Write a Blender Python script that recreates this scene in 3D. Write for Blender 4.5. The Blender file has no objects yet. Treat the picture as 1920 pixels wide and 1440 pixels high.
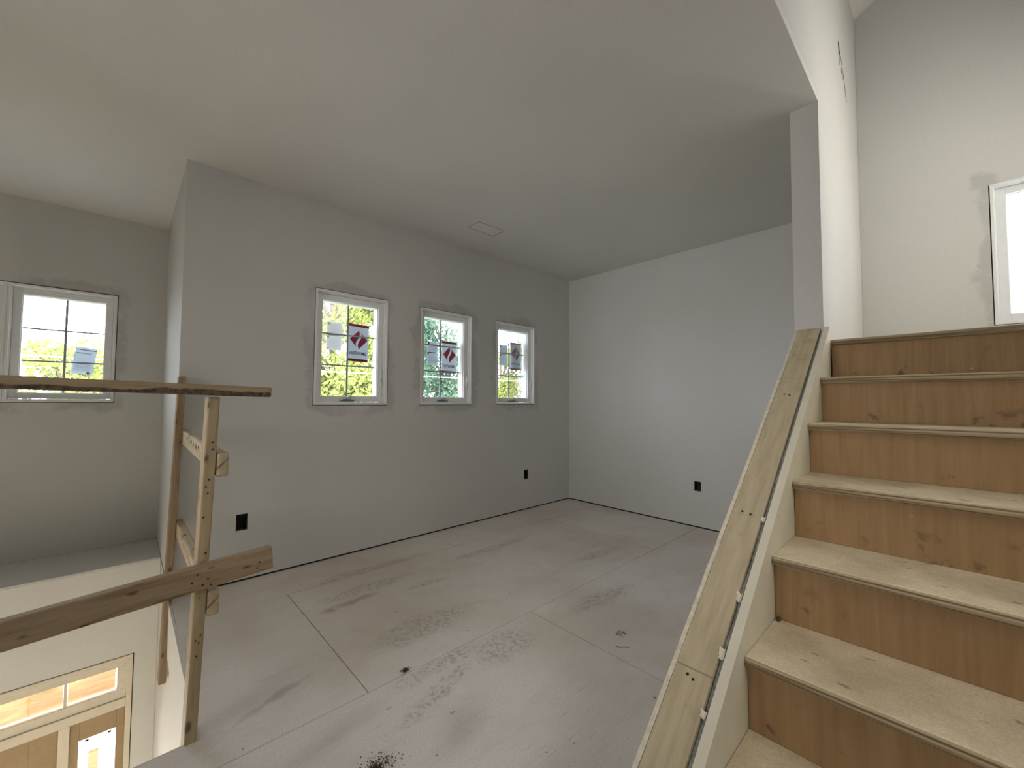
import bpy, bmesh, math, random
from mathutils import Vector, Matrix, noise
random.seed(7)
SC = bpy.context.scene
COL = SC.collection
# ------------------------------------------------------------------ camera
CAMPOS = Vector((0, 0, 1.22))
a, pt, ro = math.radians(46.697), math.radians(2.373), math.radians(0.318)
F = Vector((math.cos(a)*math.cos(pt), math.sin(a)*math.cos(pt), math.sin(pt)))
R = Vector((math.sin(a), -math.cos(a), 0)); U = R.cross(F)
R2 = R*math.cos(ro) + U*math.sin(ro); U2 = -R*math.sin(ro) + U*math.cos(ro)
cd = bpy.data.cameras.new('camera'); cam = bpy.data.objects.new('camera', cd); COL.objects.link(cam)
cam.matrix_world = Matrix(((R2.x, U2.x, -F.x, 0), (R2.y, U2.y, -F.y, 0), (R2.z, U2.z, -F.z, 1.22), (0, 0, 0, 1)))
cd.sensor_width = 36; cd.lens = 767.65/1920*36; cd.clip_start = 0.02; cd.clip_end = 300
SC.camera = cam
# ------------------------------------------------------------------ sky, sun, lights, exposure
w = bpy.data.worlds.new('sky'); SC.world = w; w.use_nodes = True
bg = w.node_tree.nodes['Background']; bg.inputs[0].default_value = (0.84, 0.89, 1.0, 1); bg.inputs[1].default_value = 11.5
def light(name, kind, loc, direction, energy, color, size=None, size_y=None, **kw):
    l = bpy.data.lights.new(name, kind); l.energy = energy; l.color = color
    if kind == 'AREA':
        l.shape = 'RECTANGLE'; l.size = size; l.size_y = size_y
    for k, v in kw.items(): setattr(l, k, v)
    o = bpy.data.objects.new(name, l); COL.objects.link(o); o.location = loc
    o.rotation_euler = Vector(direction).to_track_quat('-Z', 'Y').to_euler()
    return o
light('sun', 'SUN', (0, -20, 30), (0.35, 0.62, -0.62), 6.0, (1.0, 0.95, 0.84), angle=0.01)
# added broad fill lamp behind the camera, before a closed wall
light('rear_fill', 'AREA', (-2.45, 1.5, 1.45), (1, 0.06, 0.05), 2.0, (1.0, 0.92, 0.82), 2.4, 1.9)
# added narrow-spread lamp beside it, brightening the far wall
light('rear_beam_fill', 'AREA', (-2.45, 0.95, 1.5), (1, 0.16, 0.0), 12, (1.0, 0.985, 0.97), 2.2, 1.5, spread=1.15)
# tall window in the side wall of the upper stair hall
light('stair_hall_daylight', 'AREA', (3.0, -1.1, 2.6), (-0.05, 1, -0.12), 21, (1.0, 0.955, 0.86), 0.9, 1.6, spread=2.6)
# added lamp brightening treads and skirt near the foot of the stair
light('stair_foot_fill', 'AREA', (1.0, -1.12, 2.1), (0.3, 1, -1.3), 7, (1.0, 0.94, 0.84), 1.2, 0.9, spread=1.5)
# sunlit glass of the entrance door, low in the foyer
light('entrance_glass_daylight', 'AREA', (-1.0, 4.0, -2.0), (0.0, -1, -0.25), 60, (1.0, 0.89, 0.76), 0.8, 1.6)
vs = SC.view_settings
vs.view_transform = 'Standard'; vs.look = 'None'; vs.gamma = 1; vs.exposure = 0.0; vs.use_curve_mapping = False
SC.cycles.max_bounces = 12; SC.cycles.diffuse_bounces = 8; SC.cycles.transparent_max_bounces = 16
# ------------------------------------------------------------------ materials
def hexc(s):
    c = [int(s[i:i+2], 16)/255 for i in (0, 2, 4)]
    return tuple(((v/12.92) if v <= .04045 else ((v+.055)/1.055)**2.4) for v in c) + (1,)
class NT:
    def __init__(s, name):
        s.m = bpy.data.materials.new(name); s.m.use_nodes = True; s.t = s.m.node_tree
        s.b = s.t.nodes['Principled BSDF']; s.out = s.t.nodes['Material Output']
    def n(s, typ, ins=None, **kw):
        nd = s.t.nodes.new(typ)
        for k, v in kw.items(): setattr(nd, k, v)
        for k, v in (ins or {}).items():
            if hasattr(v, 'is_output') or isinstance(v, bpy.types.NodeSocket): s.t.links.new(v, nd.inputs[k])
            else: nd.inputs[k].default_value = v
        return nd
    def math(s, op, x, y=0.0, z=0.0, clamp=False):
        nd = s.n('ShaderNodeMath', {0: x, 1: y, 2: z}, operation=op); nd.use_clamp = clamp; return nd.outputs[0]
    def mix(s, f, c1, c2, mode='MIX'):
        nd = s.n('ShaderNodeMix', None, data_type='RGBA', blend_type=mode)
        for i, v in ((0, f), (6, c1), (7, c2)):
            if isinstance(v, bpy.types.NodeSocket): s.t.links.new(v, nd.inputs[i])
            else: nd.inputs[i].default_value = v
        return nd.outputs[2]
    def noise(s, vec, scale, detail=3, rough=.55, dist=0.0):
        return s.n('ShaderNodeTexNoise', {'Vector': vec, 'Scale': scale, 'Detail': detail, 'Roughness': rough, 'Distortion': dist}).outputs[0]
    def ramp(s, v, lo, hi, a=0.0, b=1.0):
        return s.n('ShaderNodeMapRange', {0: v, 1: lo, 2: hi, 3: a, 4: b}).outputs[0]
    def pos(s): return s.n('ShaderNodeNewGeometry').outputs['Position']
    def obj(s): return s.n('ShaderNodeTexCoord').outputs['Object']
    def scale(s, v, sc): return s.n('ShaderNodeMapping', {0: v, 3: sc}).outputs[0]
    def sep(s, v): return s.n('ShaderNodeSeparateXYZ', {0: v}).outputs
    def spot(s, v, c, size, soft=.5, rot=0.0):
        """soft ellipse mask, 1 inside"""
        mp = s.n('ShaderNodeMapping', {0: v, 1: c, 2: (0, 0, rot), 3: size}, vector_type='TEXTURE').outputs[0]
        l = s.n('ShaderNodeVectorMath', {0: mp}, operation='LENGTH').outputs['Value']
        return s.ramp(l, 1.0, 1.0-soft)
    def maxl(s, L):
        r = L[0]
        for x in L[1:]: r = s.math('MAXIMUM', r, x)
        return r
    def col(s, c): 
        if isinstance(c, bpy.types.NodeSocket): s.t.links.new(c, s.b.inputs['Base Color'])
        else: s.b.inputs['Base Color'].default_value = c
    def rough(s, v):
        if isinstance(v, bpy.types.NodeSocket): s.t.links.new(v, s.b.inputs['Roughness'])
        else: s.b.inputs['Roughness'].default_value = v
    def bump(s, h, strength=.3, dist=.01):
        s.t.links.new(s.n('ShaderNodeBump', {'Height': h, 'Strength': strength, 'Distance': dist}).outputs[0], s.b.inputs['Normal'])
def plain(name, c, rough=.6, metal=0.0, grain=0.06, sc=30):
    m = NT(name); v = m.noise(m.obj(), sc)
    m.col(m.mix(m.ramp(v, .3, .7, 0, 1), tuple(x*(1-grain) for x in c[:3])+(1,), tuple(min(1, x*(1+grain)) for x in c[:3])+(1,)))
    m.rough(rough); m.b.inputs['Metallic'].default_value = metal
    return m.m
def drywall(name, base, patches=(), axis='XZ', warm=None):
    """primed drywall; patches = smears of bare joint compound round the openings (x0,z0,x1,z1 on the wall)"""
    m = NT(name); p = m.pos(); s = m.sep(p)
    big = m.noise(p, .9, 2); fine = m.noise(p, 60, 3)
    c = m.mix(m.ramp(big, .35, .65), base, tuple(x*1.05 for x in base[:3])+(1,))
    c = m.mix(m.ramp(fine, .3, .7, 0, .06), c, (0.2, 0.2, 0.2, 1))
    if patches:
        u = s[0] if axis == 'XZ' else s[1]; L = []
        wob = m.ramp(m.noise(p, 5, 4, .6), .2, .8, -.07, .07)
        for (x0, z0, x1, z1) in patches:
            du = m.math('ABSOLUTE', m.math('SUBTRACT', u, (x0+x1)/2)); dz = m.math('ABSOLUTE', m.math('SUBTRACT', s[2], (z0+z1)/2))
            d = m.math('MAXIMUM', m.math('SUBTRACT', du, (x1-x0)/2), m.math('SUBTRACT', dz, (z1-z0)/2))
            L.append(m.ramp(m.math('ADD', d, wob), .075, .045))
        msk = m.math('MULTIPLY', m.maxl(L), m.ramp(m.noise(p, 3.3, 2), .38, .5))
        c = m.mix(m.math('MULTIPLY', msk, .55), c, tuple(x*.68 for x in base[:3])+(1,))
        bits = m.math('MULTIPLY', m.maxl(L), m.ramp(m.noise(p, 22, 5, .7), .60, .68))
        c = m.mix(m.math('MULTIPLY', bits, .5), c, tuple(min(1, x*1.3) for x in base[:3])+(1,))
    m.col(c); m.rough(.75); m.b.inputs['Specular IOR Level'].default_value = .3
    m.bump(m.noise(p, 140, 2), .12, .002)
    return m.m
WALLC = (.585, .58, .56, 1)
WX = [1.032, 1.944, 2.864]                       # left edges of the three room windows
WZ0, WZ1 = 1.182, 2.078
M = {}
M['wall'] = drywall('primed_drywall', WALLC)
M['wall_win'] = drywall('primed_drywall_round_windows', WALLC, [(x, WZ0, x+.593, WZ1) for x in WX])
M['wall_foyer'] = drywall('primed_drywall_foyer', WALLC, [(-1.262, 1.192, -.075, 2.091)])
M['wall_far'] = drywall('primed_drywall_far', WALLC)
M['wall_up'] = drywall('primed_drywall_stair', WALLC, [(-.815, 1.72, -.222, 2.6)], 'YZ')
M['wall_low'] = drywall('primed_drywall_lower_foyer', (.66, .645, .60, 1))
M['ceil'] = drywall('ceiling_drywall', (.62, .605, .585, 1))
M['dark'] = plain('dark_gap', (.012, .011, .010, 1), .9)
M['vinyl'] = plain('white_vinyl', (.78, .79, .79, 1), .35, grain=.02)
M['conc'] = plain('pale_concrete', (.7, .68, .64, 1), .9, grain=.08)
M['grid'] = plain('grille_bar', (.30, .33, .37, 1), .4, grain=.02)
M['box'] = plain('black_plastic', (.010, .010, .012, 1), .5)
M['cable'] = plain('cable_jacket', (.5, .5, .5, 1), .5)
M['metal'] = plain('brushed_steel', (.25, .27, .30, 1), .3, .9)
M['nail'] = plain('nail_steel', (.03, .028, .025, 1), .5, .6)
M['gyp'] = plain('gypsum_core', (.30, .31, .31, 1), .95, grain=.35, sc=90)
M['paper'] = plain('torn_paper', (.62, .56, .45, 1), .9, grain=.15, sc=50)
M['frame'] = plain('primed_trim', (.70, .63, .50, 1), .5, grain=.04)
M['door'] = plain('tan_door_skin', (.36, .25, .125, 1), .5, grain=.06)
M['ext'] = plain('house_sheathing', (.4, .4, .38, 1), .9)
def lumber(name, light_c, dark_c, knots=.66, seed=0.0):
    m = NT(name); o = m.obj(); mp = m.n('ShaderNodeMapping', {0: o, 1: (seed, seed*.7, seed*.3), 3: (1.2, 14, 14)}).outputs[0]
    g = m.noise(mp, 3.0, 5, .6, .6)
    c = m.mix(m.ramp(g, .32, .68), light_c, dark_c)
    so = m.sep(o); cv = m.n('ShaderNodeCombineXYZ', {0: m.math('MULTIPLY_ADD', so[0], 5.0, seed), 1: m.math('MULTIPLY_ADD', m.math('ADD', so[2], so[1]), 11.0, seed*1.7)}).outputs[0]
    k = m.n('ShaderNodeTexVoronoi', {'Vector': cv, 'Scale': 1.0}, voronoi_dimensions='2D').outputs['Distance']
    km = m.ramp(m.math('ADD', k, m.ramp(m.noise(o, 7, 4, .7), .3, .7, -.05, .09)), .13, .05)
    c = m.mix(m.math('MULTIPLY', km, .8), c, (.045, .022, .010, 1))
    st = m.ramp(m.noise(m.n('ShaderNodeMapping', {0: o, 1: (seed*2, 0, 0), 3: (3, 12, 12)}).outputs[0], 2.0, 5, .65), knots, knots+.08)
    c = m.mix(m.math('MULTIPLY', st, .55), c, tuple(x*.3 for x in dark_c[:3])+(1,))
    m.col(c); m.rough(.7); m.bump(g, .25, .003); return m.m
M['spruce'] = lumber('spruce_lumber', hexc('b3a184'), hexc('97825f'), .66, 1.0)
M['spruce2'] = lumber('spruce_lumber_pale', hexc('c0b094'), hexc('a18d6b'), .68, 4.0)
M['spruce3'] = lumber('spruce_lumber_brown', hexc('a08c70'), hexc('80694c'), .62, 7.3)
# top rail: bark wane along its lower front edge
m = NT('spruce_with_bark'); o = m.obj(); s = m.sep(o)
g = m.noise(m.scale(o, (1.2, 14, 14)), 3, 5, .6, .6)
c = m.mix(m.ramp(g, .32, .68), hexc('a59377'), hexc('8a7556'))
edge = m.math('ADD', s[2], m.ramp(m.noise(m.scale(o, (2.2, 20, 20)), 2.0, 5, .7), .3, .7, -.016, .012))
bk = m.ramp(edge, -.004, -.009)
c = m.mix(m.math('MULTIPLY', bk, .92), c, m.mix(m.ramp(m.noise(o, 60, 4), .4, .6), (.02, .011, .007, 1), (.12, .075, .045, 1)))
m.col(c); m.rough(.8); M['bark'] = m.m
# stair treads / risers
def tread_mat():
    m = NT('particle_board_tread'); p = m.pos(); s = m.sep(p)
    f = m.noise(p, 160, 3, .6); b = m.noise(p, 5, 4, .6)
    c = m.mix(m.ramp(f, .3, .7), hexc('bfb295'), hexc('d6cab0'))
    c = m.mix(m.ramp(b, .42, .68, 0, .5), c, hexc('8f7f60'))
    d = m.ramp(m.noise(m.scale(p, (1, .55, 1)), 24, 4, .5), .655, .71, 0, .6)
    c = m.mix(d, c, (.10, .075, .05, 1))
    m.col(c); m.rough(.8); m.bump(f, .2, .002); return m.m
M['tread'] = tread_mat()
def nosing_mat():
    m = NT('layered_nosing_edge'); p = m.obj(); s = m.sep(p)
    g = m.noise(m.scale(p, (6, 1, 160)), 2, 3, .5)
    c = m.mix(m.ramp(g, .4, .6), hexc('a8987a'), hexc('6b5840'))
    m.col(c); m.rough(.8); return m.m
M['nosing'] = nosing_mat()
def riser_mat():
    m = NT('plywood_riser'); p = m.pos(); s = m.sep(p)
    g = m.noise(m.scale(p, (20, 22, 1.5)), 2.2, 5, .6, .4)
    c = m.mix(m.ramp(g, .3, .7), hexc('9f8058'), hexc('8b6b46'))
    c = m.mix(m.ramp(m.noise(p, 3.5, 3), .5, .7, 0, .35), c, hexc('9c7a5c'))
    hz = m.math('FRACT', m.math('DIVIDE', m.math('SUBTRACT', s[2], .549-.196*3), .196))
    low = m.ramp(hz, .75, .15)
    d = m.math('MULTIPLY', m.ramp(m.noise(p, 13, 4, .55), .62, .70), low)
    c = m.mix(m.math('MULTIPLY', d, .75), c, (.075, .045, .028, 1))
    wh = m.math('MULTIPLY', m.ramp(m.noise(m.scale(p, (1, 1, 2)), 17, 2, .5), .74, .77), .5)
    c = m.mix(wh, c, (.6, .52, .42, 1))
    m.col(c); m.rough(.65); return m.m
M['riser'] = riser_mat()
def plate_mat():
    m = NT('tan_plate'); p = m.pos()
    c = m.mix(m.ramp(m.noise(m.scale(p, (1, 9, 1)), 6, 4), .3, .7), hexc('a6987c'), hexc('baad92'))
    c = m.mix(m.ramp(m.noise(p, 9, 4, .6), .6, .75, 0, .5), c, hexc('7d6b4b'))
    m.col(c); m.rough(.8); return m.m
M['plate'] = plate_mat()
M['skirt'] = plain('primed_skirt_board', (.62, .58, .47, 1), .55, grain=.05, sc=12)
def floor_mat():
    m = NT('dusty_subfloor'); p = m.pos()
    f = m.noise(p, 120, 3, .6); b = m.noise(p, 1.1, 3, .5); st = m.noise(m.scale(p, (1.0, 2.0, 1)), 3.2, 7, .7, .6)
    c = m.mix(m.ramp(f, .3, .7), hexc('dbd4ce'), hexc('ebe5df'))
    c = m.mix(m.ramp(b, .42, .6, 0, .45), c, hexc('c3b5a2'))
    c = m.mix(m.ramp(st, .50, .72, 0, .2), c, hexc('a89f91'))
    c = m.mix(m.ramp(m.noise(p, 3.1, 5, .6), .62, .74, 0, .45), c, hexc('ece8e0'))
    # worn stamps and scuffs: long broken smudges along the boards
    wob = m.n('ShaderNodeVectorMath', {0: p, 1: m.n('ShaderNodeVectorMath', {0: m.n('ShaderNodeTexNoise', {'Vector': p, 'Scale': 9.0}).outputs['Color'], 'Scale': .09}, operation='SCALE').outputs[0]}, operation='ADD').outputs[0]
    stamps = []
    for (x, y, sx, sy, r) in [(1.18, 2.62, .36, .07, 0), (1.23, 1.98, .36, .13, .02), (2.8, 1.94, .33, .075, -.1), (2.2, 1.50, .36, .085, -.08),
                              (1.42, 1.55, .20, .13, 0), (1.1, 1.64, .30, .06, 0), (1.50, 2.42, .16, .05, 0), (1.3, 2.9, .5, .06, 0), (2.25, 2.62, .5, .06, 0), (1.0, 1.5, .3, .05, .3)]:
        stamps.append(m.spot(wob, (x+.045, y+.045, 0), (sx, sy, 1), .45, r))
    glyph = m.ramp(m.noise(m.scale(p, (1.25, 1, 1)), 40, 4, .6, .8), .46, .64)
    ms = m.math('MULTIPLY', m.maxl(stamps), glyph)
    c = m.mix(m.math('MULTIPLY', ms, .45), c, hexc('75706a'))
    c = m.mix(m.math('MULTIPLY', m.maxl(stamps), .06), c, hexc('6d6960'))
    # soft grey rub mark, rust stain, pale putty dabs, dark specks
    rub = m.spot(wob, (.53, 1.965, 0), (.22, .022, 1), .9, .39)
    c = m.mix(m.math('MULTIPLY', rub, .40), c, hexc('857b70'))
    rust = m.maxl([m.spot(wob, (.94, 2.53, 0), (.06, .05, 1), .9), m.spot(wob, (1.1, 2.55, 0), (.2, .05, 1), .9)])
    c = m.mix(m.math('MULTIPLY', rust, .5), c, hexc('7a5f38'))
    brn = m.maxl([m.spot(wob, (1.0, 1.33, 0), (.22, .1, 1), .9, .5), m.spot(wob, (.62, 1.6, 0), (.3, .07, 1), .9, .2)])
    c = m.mix(m.math('MULTIPLY', brn, .25), c, hexc('7d6c55'))
    sp = m.maxl([m.spot(p, (1.936, 1.208, 0), (.035, .03, 1), .3), m.spot(p, (1.835, 1.143, 0), (.045, .010, 1), .3, -.8), m.spot(p, (1.36, 1.78, 0), (.012, .010, 1), .4), m.spot(p, (.70, 1.74, 0), (.012, .008, 1), .4),
                 m.spot(p, (.80, 1.55, 0), (.012, .008, 1), .4), m.spot(p, (.97, 1.36, 0), (.012, .009, 1), .4)])
    c = m.mix(m.math('MULTIPLY', m.math('MULTIPLY', sp, m.ramp(m.noise(p, 55, 3, .6), .45, .55)), .8), c, (.06, .05, .04, 1))
    scr = m.ramp(m.noise(m.scale(p, (2.0, 26, 1)), 3.0, 5, .7, .2), .58, .70, 0, .28); c = m.mix(m.math('MULTIPLY', scr, m.ramp(m.noise(p, 1.6, 2), .45, .6)), c, hexc('8a7f70'))
    dab = m.math('MULTIPLY', m.ramp(m.noise(m.scale(p, (1, 1.8, 1)), 9, 3, .5), .72, .75), .7)
    c = m.mix(dab, c, (.72, .72, .70, 1))
    dk = m.math('MULTIPLY', m.ramp(m.noise(p, 31, 2, .5), .755, .77), .8)
    c = m.mix(dk, c, (.05, .04, .03, 1))
    m.col(c); m.rough(.62); m.bump(f, .15, .002); return m.m
M['floor'] = floor_mat()
M['subfloor'] = plain('joist_deck', (.05, .042, .035, 1), .95)
def glass_mat():
    m = NT('window_glass'); t = m.t
    tr = m.n('ShaderNodeBsdfTransparent', {0: (.96, .98, .98, 1)}).outputs[0]; gl = m.n('ShaderNodeBsdfGlossy', {'Roughness': 0.02}).outputs[0]
    fr = m.n('ShaderNodeFresnel', {0: 1.45}).outputs[0]
    mx = m.n('ShaderNodeMixShader', {0: m.math('MULTIPLY', fr, .7), 1: tr, 2: gl}).outputs[0]
    t.links.new(mx, m.out.inputs[0]); return m.m
M['glass'] = glass_mat()
def film(name, c, fold=0.0, tr_col=None, amt=.5):
    m = NT(name); p = m.pos(); d = c
    if fold:
        wv = m.noise(m.n('ShaderNodeMapping', {0: p, 2: (0, .75, 0), 3: (1.2, 1, 9)}).outputs[0], 2.5, 4, .6, .8)
        d = m.mix(m.ramp(wv, .35, .65, 0, fold), c, tuple(x*.72 for x in c[:3])+(1,))
    df = m.n('ShaderNodeBsdfDiffuse', {0: d}).outputs[0]; tl = m.n('ShaderNodeBsdfTranslucent', {0: d if tr_col is None else tr_col}).outputs[0]
    m.t.links.new(m.n('ShaderNodeMixShader', {0: amt, 1: df, 2: tl}).outputs[0], m.out.inputs[0]); return m.m
M['kraft'] = film('kraft_film', (.90, .68, .48, 1), .9, amt=.75)
M['arrow'] = film('pale_arrow_tape', (.99, .93, .80, 1), amt=.95)
M['label_white'] = film('label_paper', (.70, .74, .78, 1), amt=.30)
M['label_red'] = film('label_red', (.58, .07, .13, 1), amt=.33)
M['label_grey'] = film('label_grey', (.45, .49, .52, 1), amt=.25)
M['label_ink'] = plain('label_ink', (.03, .03, .04, 1), .8)
def leaf(name, c1, c2):
    m = NT(name); p = m.pos(); c = m.mix(m.ramp(m.noise(p, 2.2, 3), .35, .65), c1, c2)
    df = m.n('ShaderNodeBsdfDiffuse', {0: c}).outputs[0]; tl = m.n('ShaderNodeBsdfTranslucent', {0: c}).outputs[0]
    m.t.links.new(m.n('ShaderNodeMixShader', {0: .5, 1: df, 2: tl}).outputs[0], m.out.inputs[0]); return m.m
M['leaf_a'] = leaf('yellow_green_leaves', (.20, .25, .07, 1), (.42, .42, .14, 1))
M['leaf_b'] = leaf('blue_green_leaves', (.11, .20, .15, 1), (.22, .30, .20, 1))
M['treebark'] = plain('tree_bark', (.12, .09, .07, 1), .9, grain=.3)
M['grass'] = plain('lawn', (.16, .18, .10, 1), .95, grain=.3, sc=4)
# ------------------------------------------------------------------ object helpers
WM = {}
def link(o, M4=None, parent=None):
    COL.objects.link(o); M4 = M4 or Matrix.Identity(4); WM[o] = M4
    if parent is not None:
        o.parent = parent; o.matrix_basis = WM[parent].inverted() @ M4
    else: o.matrix_basis = M4
    return o
def tag(o, label=None, cat=None, group=None, kind=None):
    if label: o['label'] = label
    if cat: o['category'] = cat
    if group: o['group'] = group
    if kind: o['kind'] = kind
    return o
def empty(name, loc=(0, 0, 0), M4=None, **kw):
    o = bpy.data.objects.new(name, None); o.empty_display_size = .1
    return tag(link(o, M4 or Matrix.Translation(loc)), **kw)
def mesh_obj(name, bm, mats, parent=None, M4=None, smooth=False, **kw):
    """bm in world coordinates unless M4 is given; the origin is moved to the shape's centre"""
    me = bpy.data.meshes.new(name)
    bmesh.ops.recalc_face_normals(bm, faces=bm.faces)
    if M4 is None:
        vs_ = [v.co for v in bm.verts]
        lo = Vector((min(v[i] for v in vs_) for i in range(3))); hi = Vector((max(v[i] for v in vs_) for i in range(3)))
        c = Vector(((lo.x+hi.x)/2, (lo.y+hi.y)/2, lo.z)); bmesh.ops.translate(bm, verts=bm.verts, vec=-c); M4 = Matrix.Translation(c)
    bm.to_mesh(me); bm.free()
    for m_ in (mats if isinstance(mats, (list, tuple)) else [mats]): me.materials.append(m_)
    if smooth:
        for p_ in me.polygons: p_.use_smooth = True
    return tag(link(bpy.data.objects.new(name, me), M4, parent), **kw)
def bx(bm, lo, hi, bevel=0.0, mi=0, T=None, seg=2):
    lo, hi = Vector(lo), Vector(hi)
    r = bmesh.ops.create_cube(bm, size=1.0); vs_ = r['verts']
    bmesh.ops.scale(bm, vec=hi-lo, verts=vs_); bmesh.ops.translate(bm, vec=(lo+hi)/2, verts=vs_)
    fs = list({f for v in vs_ for f in v.link_faces})
    if bevel:
        es = list({e for f in fs for e in f.edges})
        r = bmesh.ops.bevel(bm, geom=es, offset=bevel, segments=seg, affect='EDGES', profile=.5)
        fs = list(set(r['faces']) | {f for v in r['verts'] for f in v.link_faces}); vs_ = list({v for f in fs for v in f.verts})
    for f in fs: f.material_index = mi
    if T is not None: bmesh.ops.transform(bm, matrix=T, verts=vs_)
    return vs_
def box_obj(name, lo, hi, mat, parent=None, bevel=0.0, **kw):
    bm = bmesh.new(); bx(bm, lo, hi, bevel); return mesh_obj(name, bm, mat, parent, **kw)
def prism(bm, pts, d, mi=0):
    """extrude the polygon pts (3-D) by vector d"""
    A = [bm.verts.new(p) for p in pts]; B = [bm.verts.new(Vector(p)+Vector(d)) for p in pts]; n = len(pts)
    fs = [bm.faces.new(A), bm.faces.new(B[::-1])] + [bm.faces.new((A[i], A[(i+1) % n], B[(i+1) % n], B[i])) for i in range(n)]
    for f in fs: f.material_index = mi
def wall_mesh(u0, u1, z0, z1, holes, fn, th):
    """slab with rectangular holes; fn(u, z, depth) -> point"""
    bm = bmesh.new()
    us = sorted({u0, u1} | {h[0] for h in holes} | {h[2] for h in holes}); zs = sorted({z0, z1} | {h[1] for h in holes} | {h[3] for h in holes})
    us = [u for u in us if u0 <= u <= u1]; zs = [z for z in zs if z0 <= z <= z1]
    V = {}
    def v(i, j, k):
        if (i, j, k) not in V: V[(i, j, k)] = bm.verts.new(fn(us[i], zs[j], th*k))
        return V[(i, j, k)]
    nu, nz = len(us)-1, len(zs)-1
    def solid(i, j):
        if not (0 <= i < nu and 0 <= j < nz): return False
        cu, cz = (us[i]+us[i+1])/2, (zs[j]+zs[j+1])/2
        return not any(h[0] < cu < h[2] and h[1] < cz < h[3] for h in holes)
    for i in range(nu):
        for j in range(nz):
            if not solid(i, j): continue
            bm.faces.new((v(i, j, 0), v(i+1, j, 0), v(i+1, j+1, 0), v(i, j+1, 0)))
            bm.faces.new((v(i, j, 1), v(i, j+1, 1), v(i+1, j+1, 1), v(i+1, j, 1)))
            for di, dj, a_, b_ in ((-1, 0, (i, j), (i, j+1)), (1, 0, (i+1, j), (i+1, j+1)), (0, -1, (i, j), (i+1, j)), (0, 1, (i, j+1), (i+1, j+1))):
                if not solid(i+di, j+dj): bm.faces.new((v(*a_, 0), v(*b_, 0), v(*b_, 1), v(*a_, 1)))
    return bm
def tube(bm, pts, r, seg=8, mi=0):
    rings = []
    for i, p in enumerate(pts):
        p = Vector(p); d = (Vector(pts[min(i+1, len(pts)-1)])-Vector(pts[max(i-1, 0)])).normalized()
        q = d.to_track_quat('Z', 'Y'); rr = r[i] if isinstance(r, (list, tuple)) else r
        rings.append([bm.verts.new(p + q @ Vector((math.cos(t)*rr, math.sin(t)*rr, 0))) for t in [2*math.pi*k/seg for k in range(seg)]])
    for A, B in zip(rings, rings[1:]):
        for k in range(seg): bm.faces.new((A[k], A[(k+1) % seg], B[(k+1) % seg], B[k])).material_index = mi
    bm.faces.new(rings[0][::-1]).material_index = mi; bm.faces.new(rings[-1]).material_index = mi
def board(name, p0, p1, wid, th, wdir, mat, parent, bevel=.004, **kw):
    """lumber from p0 to p1 (centre line); local x along it, z = wide direction"""
    p0, p1 = Vector(p0), Vector(p1); X = (p1-p0).normalized(); Z = Vector(wdir); Z = (Z - X*Z.dot(X)).normalized(); Y = Z.cross(X)
    L = (p1-p0).length; bm = bmesh.new(); bx(bm, (0, -th/2, -wid/2), (L, th/2, wid/2), bevel)
    M4 = Matrix((X, Y, Z)).transposed().to_4x4(); M4.translation = p0
    return mesh_obj(name, bm, mat, parent, M4, **kw)
# ------------------------------------------------------------------ structure
YW, YF, YL, XE, YE, XF, H = 3.285, 4.787, 4.2, .237, 1.868, 4.089, 2.752
K0, K1 = .409, .530
XB, YR, ZF = -2.6, -1.16, -3.1
g = .005
win_holes = [(x-g, WZ0-g, x+.593+g, WZ1+g) for x in WX]
out_holes = [(.563, .338, .630, .447), (3.287, .338, 3.357, .447)]
fy = lambda y0, s=1: (lambda u, z, d: (u, y0+s*d, z))
fx = lambda x0, s=1: (lambda u, z, d: (x0+s*d, u, z))
mesh_obj('wall_left', wall_mesh(XE, XF+.14, .012, H, win_holes+out_holes, fy(YW), .145), M['wall_win'], kind='structure')
mesh_obj('wall_back', wall_mesh(K1, YW-.001, .012, H, [(1.657, .350, 1.722, .444)], fx(XF), .14), M['wall_far'], kind='structure')
mesh_obj('wall_foyer_right', wall_mesh(YW+.146, YF, 0.002, H, [], fx(XE), .14), M['wall'], kind='structure')
mesh_obj('wall_foyer_front', wall_mesh(XB, XE+.14, 0, H, [(-1.262-g, 1.192-g, -.075+g, 2.091+g)], fy(YF+.001), .145), M['wall_foyer'], kind='structure')
mesh_obj('wall_foyer_lower', wall_mesh(XB, XE-.001, ZF, -.014, [(-1.6-g, ZF, .103+g, -.672+g)], fy(YL), .13), M['wall_low'], kind='structure')
box_obj('ledge', (XB, YL-.001, -.013), (XE-.001, YF, 0), M['wall'], kind='structure', bevel=.003).name = 'trim_1'
mesh_obj('wall_foyer_side', wall_mesh(YE+.001, YL-.002, ZF, -.022, [], fx(XE), .13), M['wall_low'], kind='structure')
mesh_obj('wall_foyer_rear', wall_mesh(XB, XE, ZF, -.022, [], fy(YE, -1), .12), M['wall_low'], kind='structure')
mesh_obj('wall_front', wall_mesh(YR-.12, YF+.15, ZF, 5.6, [], fx(XB, -1), .12), M['wall'], kind='structure')
mesh_obj('wall_right', wall_mesh(XB, 4.1, -.3, 5.6, [], fy(YR, -1), .12), M['wall'], kind='structure')
# wall between room and stair: full-height end, and everything above the room ceiling
bm = wall_mesh(XB, XF+.14, .0, 4.14, [(XB, 0, 2.509, H+.0505)], fy(K0), K1-K0)
mesh_obj('wall_stair', bm, M['wall'], kind='structure')
mesh_obj('wall_stair_end', wall_mesh(YR, K0-.001, 0, 5.6, [(-.815-g, 1.714-g, -.222+g, 2.602+g)], fx(3.95), .14), M['wall_up'], kind='structure')
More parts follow.
